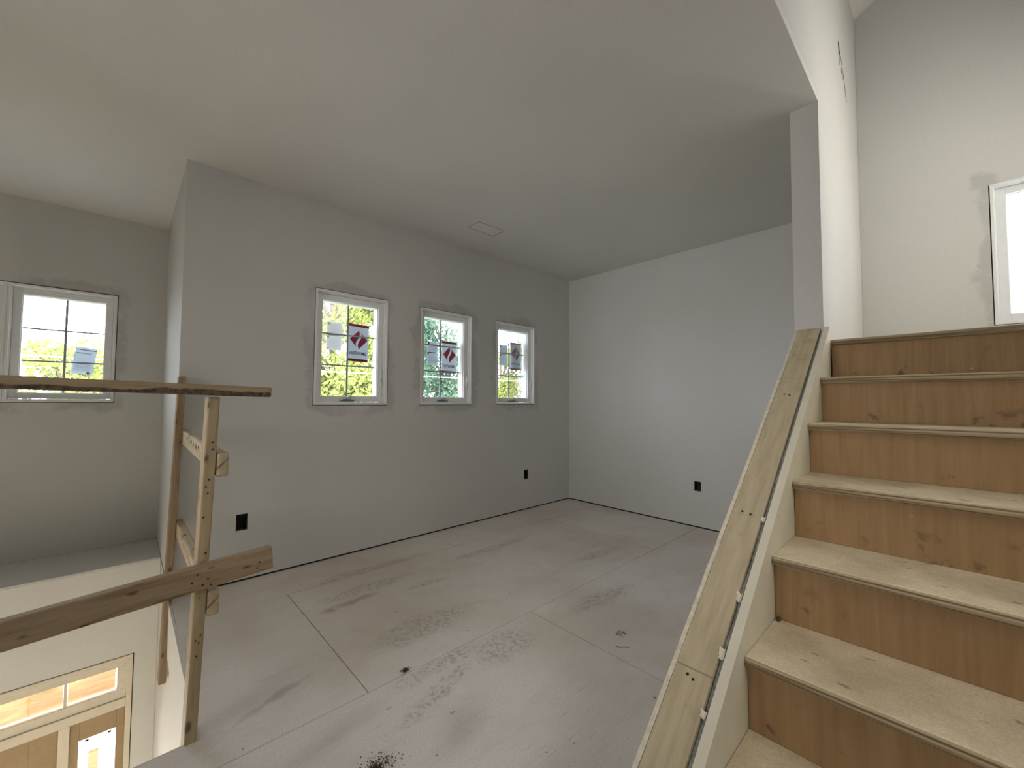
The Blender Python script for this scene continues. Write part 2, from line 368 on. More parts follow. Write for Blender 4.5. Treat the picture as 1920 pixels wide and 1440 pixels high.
# ceilings
def flat(u0, u1, v0, v1, z, holes, th): return wall_mesh(u0, u1, v0, v1, holes, lambda u, v_, d: (u, v_, z+d), th)
VC = [(2.150, 2.868), (2.147, 2.701), (2.440, 2.695), (2.455, 2.868)]
ceil = mesh_obj('ceiling', flat(XB, XF+.14, K0+.0002, YF+.145, H, [(2.150, 2.700, 2.450, 2.866), (2.5088, K0, XF+.15, K1+.0004)], .05), M['ceil'], kind='structure')
bm = bmesh.new(); prism(bm, [(2.160, 2.7115, H-.0005), (2.4395, 2.7085, H+.0005), (2.4365, 2.8545, H+.0005), (2.158, 2.857, H-.0005)], (0, 0, .02))
mesh_obj('cut_drywall_piece', bm, M['ceil'], ceil)
box_obj('duct_boot', (2.13, 2.68, H+.052), (2.47, 2.886, H+.12), M['dark'], ceil)
box_obj('roof_slab', (XB-.12, K1+.001, H+.13), (XF+.14, YF+.2, H+.25), M['ext'], kind='structure').name = 'ceiling_roof_deck'
sl = .62
bm = bmesh.new(); prism(bm, [(XB, K0+.12, 4.134-.12*sl), (XF+.14, K0+.12, 4.134-.12*sl), (XF+.14, YR-.12, 4.134+sl*(K0-YR+.12)), (XB, YR-.12, 4.134+sl*(K0-YR+.12))], (0, 0, .1))
mesh_obj('ceiling_stair', bm, M['ceil'], kind='structure')
# foyer floor
box_obj('foyer_floor', (XB, YE, ZF-.1), (XE, YL+.1, ZF), M['conc'], kind='structure').name = 'floor_foyer'
# room floor: deck + sheets
def poly_deck():
    bm = bmesh.new()
    prism(bm, [(XB, YR, -.30), (XF, YR, -.30), (XF, YW+.1, -.30), (XE+.002, YW+.1, -.30), (XE+.002, YE, -.30), (XB, YE, -.30)], (0, 0, .279)); return bm
floor = mesh_obj('floor', poly_deck(), M['subfloor'], kind='structure')
def sheet(poly, dz=0.0):
    """one subfloor sheet with softened top edges"""
    bm = bmesh.new(); c = Vector((sum(p[0] for p in poly)/len(poly), sum(p[1] for p in poly)/len(poly)))
    prism(bm, [(x, y, -.0205) for x, y in poly], (0, 0, .0205+dz))
    mesh_obj('floor_panel', bm, M['floor'], floor)
s3 = .0022
R1, R2_, R3 = 2.864, 1.689, .514
def rect(x0, x1, y0, y1, dz=0): sheet([(x0+s3, y0+s3), (x1-s3, y0+s3), (x1-s3, y1-s3), (x0+s3, y1-s3)], dz)
rect(XE-.001, 2.05, R1, YW+.09, -.0012); rect(2.05, XF, R1, YW+.09, -.0005)
sheet([(XB, R2_+s3), (.778-.0025, R2_+s3), (.778-.0025, R1-s3), (XE-.001, R1-s3), (XE-.001, YE+.002), (XB, YE+.002)], 0)
rect(.778, 3.22, R2_, R1, -.0008); rect(3.22, XF, R2_, R1, 0)
rect(XB, -.69, R3, R2_); rect(-.69, 1.747, R3, R2_, -.0006); rect(1.747, XF, R3, R2_, 0)
rect(XB, .40, YR, R3); rect(.40, 1.6, YR, .37, -.001); rect(2.6, XF, YR, .37)
# near-black strips as the gap's shade where the drywall stops above the floor
box_obj('gap_shade_left', (XE+.01, YW+.006, 0.0005), (XF, YW+.05, .0115), M['dark'], kind='structure')
box_obj('gap_shade_back', (XF+.006, K1, 0.0005), (XF+.05, YW, .0115), M['dark'], kind='structure')
box_obj('leak_block', (XB, YF+.002, -.02), (XE+.3, YF+.3, .012), M['dark'], kind='structure').name = 'leak_block_1'  # from here down, boxes added behind the walls to stop daylight leaks
box_obj('s', (XE+.001, YW+.15, -.30), (XE+.14, YF+.2, .0019), M['dark'], kind='structure').name = 'leak_block_2'
box_obj('s', (XF+.052, K1-.2, -.3), (XF+.25, YW+.3, .0115), M['dark'], kind='structure').name = 'leak_block_3'
box_obj('s', (XE+.01, YW+.052, -.3), (XF+.05, YW+.2, .0115), M['dark'], kind='structure').name = 'leak_block_4'
box_obj('s', (XE+.001, YL-.05, ZF), (XE+.14, YL+.3, -.302), M['wall_low'], kind='structure').name = 'leak_block_5'  # added corner box that keeps daylight out of the foyer corner

# drywall returns below the floor edge : corner bead strips along the landing opening
bm = bmesh.new(); bx(bm, (XE-.012, YE+.006, -.30), (XE-.0005, YW, -.001)); mesh_obj('trim_2', bm, M['wall_low'], kind='structure')
bm = bmesh.new(); bx(bm, (XB, YE+.003, -.30), (XE-.013, YE+.014, -.001)); mesh_obj('trim_3', bm, M['wall_low'], kind='structure')
# ------------------------------------------------------------------ knee wall along the stair
SLP = .754
zc = lambda x: 1.594 + SLP*(x-2.509)
X0, X1 = .42, 2.508
kw_ = empty('wall_knee', (X0, .46, 0), kind='structure')
def sloped(name, y0, y1, off, mat, th=None, x0=X0, x1=X1, parent=kw_):
    bm = bmesh.new(); t = lambda x: zc(x)+off
    if th is None: P = [(x0, y0, 0.001), (x1, y0, 0.001), (x1, y0, t(x1)), (x0, y0, t(x0))]
    else: P = [(x0, y0, t(x0)-th), (x1, y0, t(x1)-th), (x1, y0, t(x1)), (x0, y0, t(x0))]
    prism(bm, P, (0, y1-y0, 0)); return mesh_obj(name, bm, mat, parent)
def ragged(name, y0, y1, off, amp, mat, seed, step=.018, paper=None):
    """drywall sheet with a broken upper edge"""
    rnd = random.Random(seed); bm = bmesh.new(); xs = [X0]
    while xs[-1] < X1-step: xs.append(xs[-1]+step*rnd.uniform(.5, 1.6))
    xs.append(X1); tops = [zc(x)+off+amp*(noise.noise(Vector((x*14, seed, 0)))+.6*noise.noise(Vector((x*45, seed, 3)))) for x in xs]
    for i in range(len(xs)-1):
        a0, a1 = xs[i], xs[i+1]
        v8 = [bm.verts.new(p) for p in ((a0, y0, .001), (a1, y0, .001), (a1, y1, .001), (a0, y1, .001), (a0, y0, tops[i]), (a1, y0, tops[i+1]), (a1, y1, tops[i+1]-.001), (a0, y1, tops[i]-.001))]
        for q in ((4, 5, 6, 7), (0, 1, 5, 4), (3, 2, 6, 7)): bm.faces.new([v8[k] for k in q])
        if i == 0: bm.faces.new([v8[k] for k in (0, 3, 7, 4)])
        if i == len(xs)-2: bm.faces.new([v8[k] for k in (1, 2, 6, 5)])
    bmesh.ops.remove_doubles(bm, verts=bm.verts, dist=1e-5)
    return mesh_obj(name, bm, mat, kw_)
ragged('drywall_sheet', .5135, .5260, -.001, .005, M['paper'], 1)
sloped('stud_core', .4215, .5120, -.040, M['spruce2'])
# three lengths of tan plate with joints
for (a0, a1, dz) in ((X0, 1.093, 0), (1.0955, 1.515, .001), (1.5175, X1, -.0005)):
    sloped('cap_plate', .4215, .5120, dz, M['plate'], .038, a0, a1)
ragged('drywall_sheet', .4115, .4195, -.014, .007, M['gyp'], 5)
# torn paper flaps over the gap
rnd = random.Random(3)
for x in (1.02, 1.135, 1.27, .80, .85, 1.505):
    bm = bmesh.new(); L = rnd.uniform(.012, .03); n_ = 6
    for k in range(n_):
        xx = x + k*L/n_; zz = zc(xx) + .001; j = lambda: rnd.uniform(-.003, .003)
        if k == 0: prev = [bm.verts.new((xx, .4105+j()*.2, zz)), bm.verts.new((xx, .4155, zz-.004+j())), bm.verts.new((xx, .424+j(), zz+.002))]
        else:
            cur = [bm.verts.new((xx, .4105+j()*.2, zz+j())), bm.verts.new((xx, .4155+j()*.5, zz-.004+j())), bm.verts.new((xx, .424+j(), zz+.002))]
            bm.faces.new((prev[0], cur[0], cur[1], prev[1])); bm.faces.new((prev[1], cur[1], cur[2], prev[2])); prev = cur
    o = mesh_obj('torn_paper_flap', bm, M['paper'], kw_)
    md = o.modifiers.new('t', 'SOLIDIFY'); md.thickness = .0008
def sloped_screw(x, y):
    bm = bmesh.new(); bmesh.ops.create_cone(bm, cap_ends=True, segments=8, radius1=.0035, radius2=.0035, depth=.002)
    M4 = Matrix.Translation((x, y, zc(x)+.0008)) @ Matrix.Rotation(-math.atan(SLP), 4, 'Y')
    mesh_obj('screw_head', bm, M['nail'], kw_, M4)
for x, y in ((2.06, .478), (2.055, .458), (1.525, .482), (1.52, .456), (1.08, .478), (1.075, .462)): sloped_screw(x, y)
# ------------------------------------------------------------------ staircase
st = empty('staircase', (.69, -.38, 0), label='wooden staircase with pale board treads and brown plywood risers beside the sloping half wall', cat='staircase')
RUN, RISE, SX, SZ = .260, .196, 1.209, .549
YS0, YS1 = -1.155, .383
for n in range(-2, 6):
    x, z = SX+RUN*n, SZ+RISE*n
    if n < 5:
        bm = bmesh.new(); th = .028; prof = []
        for k in range(7):
            t_ = math.pi*(.5+k/6.0); prof.append((x+.013+.013*math.cos(t_), z-th/2+(th/2)*math.sin(t_)))
        xe = x+RUN+.0255; P = [(xe, z)] + prof + [(xe, z-th)]
        prism(bm, [(px_, YS0, pz_) for px_, pz_ in P], (0, YS1-YS0, 0))
        bm.normal_update()
        for f in bm.faces:
            c = f.calc_center_median()
            if c.x < x+.022 and abs(f.normal.z) < .93 and abs(f.normal.y) < .5: f.material_index = 1
        mesh_obj('tread', bm, [M['tread'], M['nosing']], st)
    else:
        bm = bmesh.new(); prof = []
        for k in range(7):
            t_ = math.pi*(.5+k/6.0); prof.append((x+.013+.013*math.cos(t_), z-.014+.014*math.sin(t_)))
        prism(bm, [(px_, YS0, pz_) for px_, pz_ in [(x+.10, z)] + prof + [(x+.10, z-.028)]], (0, YS1-YS0, 0))
        for f in bm.faces:
            c = f.calc_center_median()
            if c.x < x+.022: f.material_index = 1
        mesh_obj('tread', bm, [M['tread'], M['nosing']], st)
    zb = (z-RISE+.0005) if n > -2 else .001
    box_obj('riser', (x+.026, YS0, zb), (x+.040, YS1, z-.0285), M['riser'], st)
bm = bmesh.new()
top = lambda x: min(zc(x), 9)
prism(bm, [(.42, .3845, .001), (2.5085, .3845, .001), (2.5085, .3845, 1.529), (2.545, .3845, 1.529), (2.520, .3845, zc(2.509)+.004), (2.5085, .3845, zc(2.509)+.002), (.42, .3845, zc(.42)+.002)], (0, .0235, 0))
mesh_obj('skirt_board', bm, M['skirt'], st, label='pale primed skirt board along the half wall')
box_obj('floor_upper', (2.61, YR, 1.20), (3.95, K0-.001, 1.5285), M['tread'], kind='structure')
# bits of debris lying on the treads
# ------------------------------------------------------------------ windows
def text_mesh(body, size):
    cu = bpy.data.curves.new('t', 'FONT'); cu.body = body; cu.size = size; cu.align_x = 'CENTER'; cu.align_y = 'CENTER'; cu.resolution_u = 2; cu.offset = .0012
    o = bpy.data.objects.new('t', cu); COL.objects.link(o); bpy.context.view_layer.update()
    me = bpy.data.meshes.new_from_object(o.evaluated_get(bpy.context.evaluated_depsgraph_get()))
    bpy.data.objects.remove(o); bpy.data.curves.remove(cu); return me
SIM = text_mesh('SIMONTON', .038)
def flat_quad(bm, x0, z0, x1, z1, y, mi, th=.0004):
    bx(bm, (x0, y-th/2, z0), (x1, y+th/2, z1), mi=mi)
def label_red(T, W_=.178, H_=.318):
    """printed sheet seen from its back: red bars, red diamond with a white wave, mirrored name"""
    bm = bmesh.new(); flat_quad(bm, -W_/2, -H_/2, W_/2, H_/2, 0, 0, .0006)
    y = -.0007
    flat_quad(bm, -W_/2, H_/2-.022, W_/2, H_/2, y, 1); flat_quad(bm, -W_/2, -H_/2, W_/2, -H_/2+.024, y, 1)
    for k in range(7): flat_quad(bm, -W_/2+.012+k*.023, -H_/2+.007, -W_/2+.022+k*.023, -H_/2+.016, y-.0004, 2)
    cx, cz, rx, rz = 0.002, .028, .076, .082
    def edge(t, s):                                     # diamond outline, t from top (0) to bottom (1)
        return s*rx*(1-abs(2*t-1))
    def wave(t): return .015*math.sin(t*2*math.pi)
    n_ = 24
    for s in (-1, 1):
        for i in range(n_):
            q = []
            for t in (i/n_, (i+1)/n_):
                z = cz+rz-2*rz*t; wv = wave(t); hw = .0085*(0.5+.8*math.sin(math.pi*t))
                e = edge(t, s); inner = wv+s*hw
                if (s > 0 and inner > e) or (s < 0 and inner < e): inner = e
                q.append((cx+e, z)); q.append((cx+inner, z))
            if abs(q[0][0]-q[1][0])+abs(q[2][0]-q[3][0]) < 1e-4: continue
            v4 = [bm.verts.new((p[0], y, p[1])) for p in (q[0], q[2], q[3], q[1])]
            try: bm.faces.new(v4).material_index = 1
            except ValueError: pass
    b2 = bmesh.new(); b2.from_mesh(SIM)
    bmesh.ops.transform(b2, matrix=Matrix.Translation((0, y, -.090)) @ Matrix.Diagonal((-0.72, 1, 1, 1)) @ Matrix.Rotation(math.pi/2, 4, 'X'), verts=b2.verts)
    idx = {}
    for v_ in b2.verts: idx[v_] = bm.verts.new(v_.co)
    for f in b2.faces:
        try: bm.faces.new([idx[v_] for v_ in f.verts]).material_index = 2
        except ValueError: pass
    b2.free()
    for k, w_ in enumerate((.11, .07)): flat_quad(bm, -w_/2, -.116-.009*k, w_/2, -.1145-.009*k, y, 3)
    me = bpy.data.meshes.new('l'); return bm, T
def label_grey(T, W_=.122, H_=.232, style=0):
    bm = bmesh.new(); flat_quad(bm, -W_/2, -H_/2, W_/2, H_/2, 0, 0, .0006); y = -.0007; r_ = random.Random(style)
    flat_quad(bm, -W_/2+.004, H_/2-.028, -W_/2+.024, H_/2-.010, y, 2)
    for z in (.088, .076, .064, .055, .046, .036, .026): flat_quad(bm, -W_/2+.008, z, W_/2-.008-r_.uniform(0, .03), z+.0022, y, 3)
    flat_quad(bm, -W_/2+.004, .000, W_/2-.028, .009, y, 2); flat_quad(bm, -W_/2+.004, -.018, -W_/2+.020, -.003, y, 2)
    for z in (-.03, -.041, -.052, -.063, -.088, -.098): flat_quad(bm, -W_/2+.01, z, W_/2-.012-r_.uniform(0, .03), z+.0022, y, 3)
    flat_quad(bm, -W_/2+.003, -.078, W_/2-.003, -.0745, y, 3)
    return bm, T
LM = [M['label_white'], M['label_red'], M['label_ink'], M['label_grey']]
def window(idx, T, muntins=True, stickers=(), hardware=True, w_=.593, h_=.896, inset=.125):
    """local x 0..w across, z 0..h up, y = depth into the wall"""
    e = empty('window_%d' % idx, M4=T, kind='structure')
    P = lambda name, bm, mats, **kw: mesh_obj(name, bm, mats, kw.pop('parent', e), T.copy(), **kw)
    def ring(bm, x0, z0, x1, z1, wd, y0, y1, bev=.002):
        bx(bm, (x0, y0, z0), (x0+wd, y1, z1), bev); bx(bm, (x1-wd, y0, z0), (x1, y1, z1), bev)
        bx(bm, (x0+wd, y0, z0), (x1-wd, y1, z0+wd), bev); bx(bm, (x0+wd, y0, z1-wd), (x1-wd, y1, z1), bev)
    bm = bmesh.new(); ring(bm, 0, 0, w_, h_, .016, -.003, .140); ring(bm, .010, .010, w_-.010, h_-.010, .012, .020, .120); P('frame', bm, M['vinyl'])
    bm = bmesh.new(); ring(bm, -.0255, -.0255, w_+.0255, h_+.0255, .025, .147, .170, 0); ring(bm, -.0048, -.0048, w_+.0048, h_+.0048, .0044, .016, .147, 0); P('gap_filler', bm, M['dark'])  # dark rings added in the wall gap to block daylight
    bm = bmesh.new(); ring(bm, .023, .023, w_-.023, h_-.023, .0445, .045, .100); ring(bm, .062, .062, w_-.062, h_-.062, .010, .060, .098)
    sash = P('sash', bm, M['vinyl'])
    bm = bmesh.new(); bx(bm, (.060, inset+.003, .060), (w_-.060, inset+.006, h_-.060))
    # the exterior stop that carries the glass
    bm2 = bmesh.new(); ring(bm2, .060, .060, w_-.060, h_-.060, .010, .100, .138, .001); P('glass_stop', bm2, M['vinyl'])
    P('glass_pane', bm, M['glass'])
    if muntins:
        x = w_/2; o0, o1 = .0675, h_-.0675; b_ = .0075
        bm = bmesh.new(); bx(bm, (x-b_, inset-.004, o0), (x+b_, inset+.002, o1), .001); P('muntin', bm, M['grid'])
        for k in (1, 2):
            z = o0+(o1-o0)*k/3
            bm = bmesh.new(); bx(bm, (.0675, inset-.0041, z-b_*.8), (w_-.0675, inset+.0019, z+b_*.8), .001); P('muntin', bm, M['grid'])
    if hardware:
        bm = bmesh.new(); cx = w_/2-.03
        bx(bm, (cx-.055, .018, .030), (cx+.055, .045, .040), .003); bx(bm, (cx-.03, .022, .040), (cx+.03, .044, .046), .002)
        tube(bm, [(cx-.005, .030, .044), (cx+.004, .026, .058), (cx+.030, .020, .066)], [.006, .005, .004], 8)
        P('crank_handle', bm, M['metal'], label='grey folding crank handle')
        bm = bmesh.new(); tube(bm, [(w_-.0405, .040, .165), (w_-.042, .026, .20), (w_-.040, .022, .235), (w_-.043, .030, .275), (w_-.046, .036, .285)], [.005, .007, .008, .006, .003], 8)
        bx(bm, (w_-.049, .038, .19), (w_-.032, .046, .25), .003); P('lock_lever', bm, M['vinyl'], label='white lock lever on the right side')
    for kind, x, z, rot, st_ in stickers:
        L = Matrix.Translation((x, inset+.0085, z)) @ Matrix.Rotation(rot, 4, 'Y')
        bm, _ = (label_red(None) if kind == 'red' else label_grey(None, style=st_) if kind == 'grey' else label_tilt())
        mesh_obj('sticker', bm, LM, e, T @ L, label={'red': 'white sticker with red bars, red diamond and mirrored name', 'grey': 'grey printed instruction sticker', 'tilt': 'tilted pale instruction sticker'}[kind])
    return e
def label_tilt():
    W_, H_ = .128, .225
    bm = bmesh.new(); flat_quad(bm, -W_/2, -H_/2, W_/2, H_/2, 0, 0, .0006); y = -.0007
    flat_quad(bm, -W_/2, H_/2-.024, W_/2, H_/2-.019, y, 2); flat_quad(bm, -W_/2+.01, .06, W_/2-.03, .066, y, 3)
    flat_quad(bm, -W_/2+.006, .0, -W_/2+.009, .06, y, 3)
    for z in (-.03, -.045, -.058, -.078): flat_quad(bm, -W_/2+.012, z, W_/2-.02, z+.003, y, 3)
    flat_quad(bm, W_/2-.035, -.107, W_/2-.015, -.090, y, 2); flat_quad(bm, W_/2-.030, -.103, W_/2-.020, -.094, y-.0004, 0)
    return bm, None
def TW(x, y, z, rot=0.0): return Matrix.Translation((x, y, z)) @ Matrix.Rotation(rot, 4, 'Z')
window(1, TW(WX[0], YW, WZ0), True, [('red', 1.424-WX[0], 1.704-WZ0, .03, 0), ('grey', 1.224-WX[0], 1.742-WZ0, .02, 1)])
window(2, TW(WX[1], YW, WZ0), True, [('red', 2.352-WX[1], 1.652-WZ0, .02, 0), ('grey', 2.156-WX[1], 1.680-WZ0, .02, 2)])
window(3, TW(WX[2], YW, WZ0), True, [('red', 3.280-WX[2], 1.735-WZ0, 0, 0), ('grey', 3.085-WX[2], 1.735-WZ0, 0, 3)])
window(4, TW(-.075-.593, YF+.001, 1.193), True, [('tilt', (-.2585)*4.92/4.84+.668, 1.22+(1.528-1.22)*4.92/4.84-1.193, .12, 0)], hardware=False)
window(5, TW(-1.262, YF+.001, 1.193), True, hardware=False)
window(6, TW(3.95, -.222, 1.712, -math.pi/2), False, hardware=False)
# ------------------------------------------------------------------ outlet boxes
def outlet(loc, rot, label, name='outlet_box', wire=True):
    T = TW(*loc, rot); e = empty(name, M4=T, label=label, cat='outlet box', group=None)
    w_, h_, d_ = .062, .102, .07; t = .003
    bm = bmesh.new(); bx(bm, (-w_/2, d_-t, 0), (w_/2, d_, h_)); bx(bm, (-w_/2, .002, 0), (-w_/2+t, d_, h_)); bx(bm, (w_/2-t, .002, 0), (w_/2, d_, h_)); bx(bm, (-w_/2, .002, 0), (w_/2, d_, t)); bx(bm, (-w_/2, .002, h_-t), (w_/2, d_, h_))
    bx(bm, (-.008, .004, t), (.008, .014, .014), .001); bx(bm, (-.008, .004, h_-.014), (.008, .014, h_-t), .001)
    mesh_obj('box', bm, M['box'], e, T.copy())
    if wire:
        bm = bmesh.new(); tube(bm, [(.0, d_-.01, .09), (.004, .035, .075), (-.006, .018, .05), (.004, .03, .025)], .003, 6)
        mesh_obj('cable', bm, M['box'], e, T.copy())
outlet((.5965, YW, .341), 0, 'open black outlet box low in the wall left of the first window')
outlet((3.322, YW, .341), 0, 'open black outlet box low in the window wall near the far corner')
outlet((XF, 1.6895, .346), -math.pi/2, 'open black outlet box low in the far wall near the half wall')
# ------------------------------------------------------------------ temporary guardrail
gr = empty('temporary_guardrail', (.21, 1.9, 0), label='rough lumber safety rail nailed round the open foyer edge', cat='guardrail')
px = lambda z: .2055+.028*z
def nails(boardo, pts, T=None):
    for p, d in pts:
        bm = bmesh.new(); bmesh.ops.create_cone(bm, cap_ends=True, segments=8, radius1=.0032, radius2=.0032, depth=.003)
        M4 = Matrix.Translation(p) @ Vector(d).to_track_quat('Z', 'Y').to_matrix().to_4x4()
        mesh_obj('nail_head', bm, M['nail'], boardo, M4)
p1 = board('post', (px(-.25), 1.9125, -.25), (px(1.228), 1.9125, 1.2275), .089, .036, (0, 1, 0), M['spruce'], gr)
p2 = board('post', (.209, 3.2385, -.45), (.2475, 3.2385, 1.358), .089, .036, (0, 1, 0), M['spruce3'], gr)
board('rail', (.2725, 1.866, .9755), (.2775, 3.28, .9870), .089, .038, (0, 0, 1), M['spruce2'], gr, .007)
board('rail', (.258, 1.866, .473), (.2665, 3.28, .432), .089, .038, (0, 0, 1), M['spruce2'], gr, .007)
lr = board('rail', (-1.6, 1.849, .446), (.440, 1.849, .602), .086, .036, (0, 0, 1), M['spruce3'], gr)
tr = board('rail', (-1.6, 1.870, 1.300), (.418, 1.870, 1.249), .038, .089, (0, 0, 1), M['bark'], gr, .005)
p3 = board('post', (-1.45, 1.9135, -.25), (-1.44, 1.9135, 1.270), .089, .036, (0, 1, 0), M['spruce'], gr)
nails(p1, [((px(z)+dx, 1.8675, z), (0, -1, 0)) for z, dx in ((1.06, .004), (1.035, .005), (.925, .0), (.90, -.007), (.875, .0), (.79, -.008), (.66, .006), (.30, .0), (.37, .008), (.355, -.006), (.345, .004))])
nails(lr, [((x, 1.8305, z), (0, -1, 0)) for x, z in ((.205, .60), (.19, .575), (.22, .56), (.235, .578), (.245, .555), (.395, .595), (.388, .575))])
# pencilled scribbles on the two side rails
def scribble(P0, P1, n_, parent, seed):
    r_ = random.Random(seed); P0, P1 = Vector(P0), Vector(P1)
    for k in range(n_):
        bm = bmesh.new()
        q = P0.lerp(P1, (k+.5)/n_); pts = [q+Vector((0, r_.uniform(-.012, .012), r_.uniform(-.012, .012))) for _ in range(4)]
        tube(bm, pts, .0012, 4)
        mesh_obj('pencil_mark', bm, M['nail'], parent)
scribble((.2560, 2.95, 1.000), (.2545, 2.35, .992), 6, gr, 1)
scribble((.2465, 3.0, .455), (.2420, 2.2, .470), 9, gr, 2)
# ------------------------------------------------------------------ entrance door with transom and sidelights
dr = empty('door_1', (-.716, YL+.02, ZF), kind='structure')
def db(name, lo, hi, mat, bev=.003, par=dr, **kw):
    return box_obj(name, lo, hi, mat, par, bev, **kw)
Y0, Y1 = YL-.004, YL+.12
db('jamb', (.071, Y0, ZF), (.103, Y1, -.704), M['frame']); db('jamb', (-1.6, Y0, ZF), (-1.568, Y1, -.704), M['frame'])
db('head', (-1.6, Y0, -.704), (.103, Y1, -.672), M['frame'])
db('transom_bar', (-1.568, Y0+.004, -1.036), (.071, Y1, -.972), M['frame']); db('transom_bar', (-1.568, Y0+.016, -1.012), (.071, Y0+.05, -.996), M['frame'])
db('jamb_leak_block', (.1032, YL+.02, ZF), (.135, Y1+.02, -.66), M['dark'], 0); db('jamb_leak_block', (-1.632, YL+.02, ZF), (-1.6002, Y1+.02, -.66), M['dark'], 0); db('jamb_leak_block', (-1.6, YL+.02, -.6718), (.103, Y1+.02, -.64), M['dark'], 0)  # dark strips added round the door frame to stop daylight leaking in
# transom sash
bm = bmesh.new()
bx(bm, (-1.567, Y0+.014, -.748), (.070, Y0+.06, -.705), .003); bx(bm, (-1.567, Y0+.014, -.971), (.070, Y0+.06, -.908), .003)
bx(bm, (.020, Y0+.014, -.908), (.070, Y0+.06, -.748), .002); bx(bm, (-1.567, Y0+.014, -.908), (-1.51, Y0+.06, -.748), .002)
mesh_obj('transom_sash', bm, M['frame'], dr)
for x in (-.237, -.716, -1.195): db('muntin', (x-.008, Y0+.018, -.908), (x+.008, Y0+.05, -.748), M['frame'], .001)
db('transom_glass', (-1.51, YL+.05, -.910), (.020, YL+.053, -.746), M['glass'], 0)
for (a0, a1) in ((-.2265, .012), (-.705, -.248), (-1.184, -.727), (-1.50, -1.206)):
    db('kraft_film', (a0, YL+.044, -.901), (a1, YL+.0455, -.755), M['kraft'], 0, label='wrinkled tan protective film glowing in the sun')
bm = bmesh.new(); ya = YL+.0425
prism(bm, [(-.407, ya, -.895), (-.399, ya, -.895), (-.399, ya, -.802), (-.386, ya, -.802), (-.401, ya, -.766), (-.424, ya, -.806), (-.407, ya, -.802)], (0, .001, 0))
mesh_obj('arrow_mark', bm, M['arrow'], dr)
# sidelights
for (s0, s1) in ((-.207, .071), (-1.568, -1.225)):
    c0, c1 = (s0+.045, s1-.045); z1 = -1.178
    bm = bmesh.new(); yy0, yy1 = Y0+.03, Y0+.07
    bx(bm, (s0, yy0, ZF+.02), (c0, yy1, -1.037), .002); bx(bm, (c1, yy0, ZF+.02), (s1, yy1, -1.037), .002)
    bx(bm, (c0, yy0, z1), (c1, yy1, -1.037), .002); bx(bm, (c0, yy0, ZF+.02), (c1, yy1, ZF+.45), .002)
    mesh_obj('sidelight_panel', bm, M['door'], dr)
    db('sidelight_glass', (c0, Y0+.05, ZF+.45), (c1, Y0+.054, z1), M['glass'], 0)
    for x in (s0+.085, s1-.078): db('glazing_clip', (x-.009, Y0+.040, z1-.026), (x+.009, Y0+.049, z1-.014), M['nail'], .001)
    db('sidelight_label', (s0+.095, Y0+.047, -1.62), (s0+.146, Y0+.049, -1.282), M['kraft'], 0)
    db('mull_post', (s0-.054 if s0 > -1 else s1, Y0+.006, ZF), (s0 if s0 > -1 else s1+.054, Y1, -1.037), M['frame'])
# door leaf with a glazed middle
leafo = None
bm = bmesh.new(); d0, d1 = -1.170, -.262
bx(bm, (d0, Y0+.03, ZF+.02), (d0+.13, Y0+.075, -1.038), .002); bx(bm, (d1-.13, Y0+.03, ZF+.02), (d1, Y0+.075, -1.038), .002)
bx(bm, (d0+.13, Y0+.03, -1.25), (d1-.13, Y0+.075, -1.038), .002); bx(bm, (d0+.13, Y0+.03, ZF+.02), (d1-.13, Y0+.075, ZF+.5), .002)
leafo = mesh_obj('door_leaf', bm, M['door'], dr)
db('door_glass', (d0+.13, Y0+.05, ZF+.5), (d1-.13, Y0+.054, -1.25), M['glass'], 0)
bm = bmesh.new(); tube(bm, [(d0+.06, Y0+.03, ZF+1.0), (d0+.06, Y0-.03, ZF+1.0)], [.012, .012], 10); tube(bm, [(d0+.06, Y0-.03, ZF+1.0), (d0+.16, Y0-.03, ZF+1.0)], .009, 10)
mesh_obj('door_handle', bm, M['metal'], dr)
# ------------------------------------------------------------------ small marks, debris
bm = bmesh.new()
def groove(pts, wd):
    for i in range(len(pts)-1):
        (x0, z0), (x1, z1) = pts[i], pts[i+1]; w0, w1 = wd[i], wd[i+1]
        prism(bm, [(x0-w0, K0-.0012, z0), (x0+w0, K0-.0012, z0+w0*.5), (x1+w1, K0-.0012, z1+w1*.5), (x1-w1, K0-.0012, z1)], (0, .001, 0))
groove([(3.19, 3.485), (3.21, 3.44), (3.205, 3.40), (3.225, 3.36)], [.014, .022, .006, .002])
groove([(3.225, 3.455), (3.27, 3.43), (3.33, 3.38), (3.37, 3.345), (3.40, 3.30), (3.455, 3.235)], [.003, .005, .006, .008, .007, .004])
for (x, z) in ((3.275, 3.365), (3.275, 3.345), (3.30, 3.325)): groove([(x, z), (x+.02, z-.008)], [.008, .006])
mesh_obj('cut_line', bm, M['dark'], bpy.data.objects['wall_stair'], label='ragged dark knife cut in the drywall')
def chip_pile(cx, cy, n_, r, seed, label, z=.0):
    r_ = random.Random(seed); bm = bmesh.new()
    for k in range(n_):
        q = r*abs(r_.gauss(0, .5)); t_ = r_.uniform(0, 2*math.pi); s_ = r_.uniform(.0010, .0032)
        vs_ = bmesh.ops.create_icosphere(bm, subdivisions=1, radius=s_)['verts']
        hgt = max(0, .012*(1-q/r))*r_.random()
        bmesh.ops.transform(bm, matrix=Matrix.Translation((cx+q*math.cos(t_)*1.4, cy+q*math.sin(t_), z+s_*.5+hgt)) @ Matrix.Rotation(r_.uniform(0, 3), 4, 'Z') @ Matrix.Diagonal((1, r_.uniform(.4, 1), .6, 1)), verts=vs_)
    o = mesh_obj('sawdust_pile', bm, M['chips'], label=label, cat='debris', kind='stuff'); return o
M['chips'] = plain('brown_wood_dust', (.085, .050, .028, 1), .95, grain=.4, sc=60)
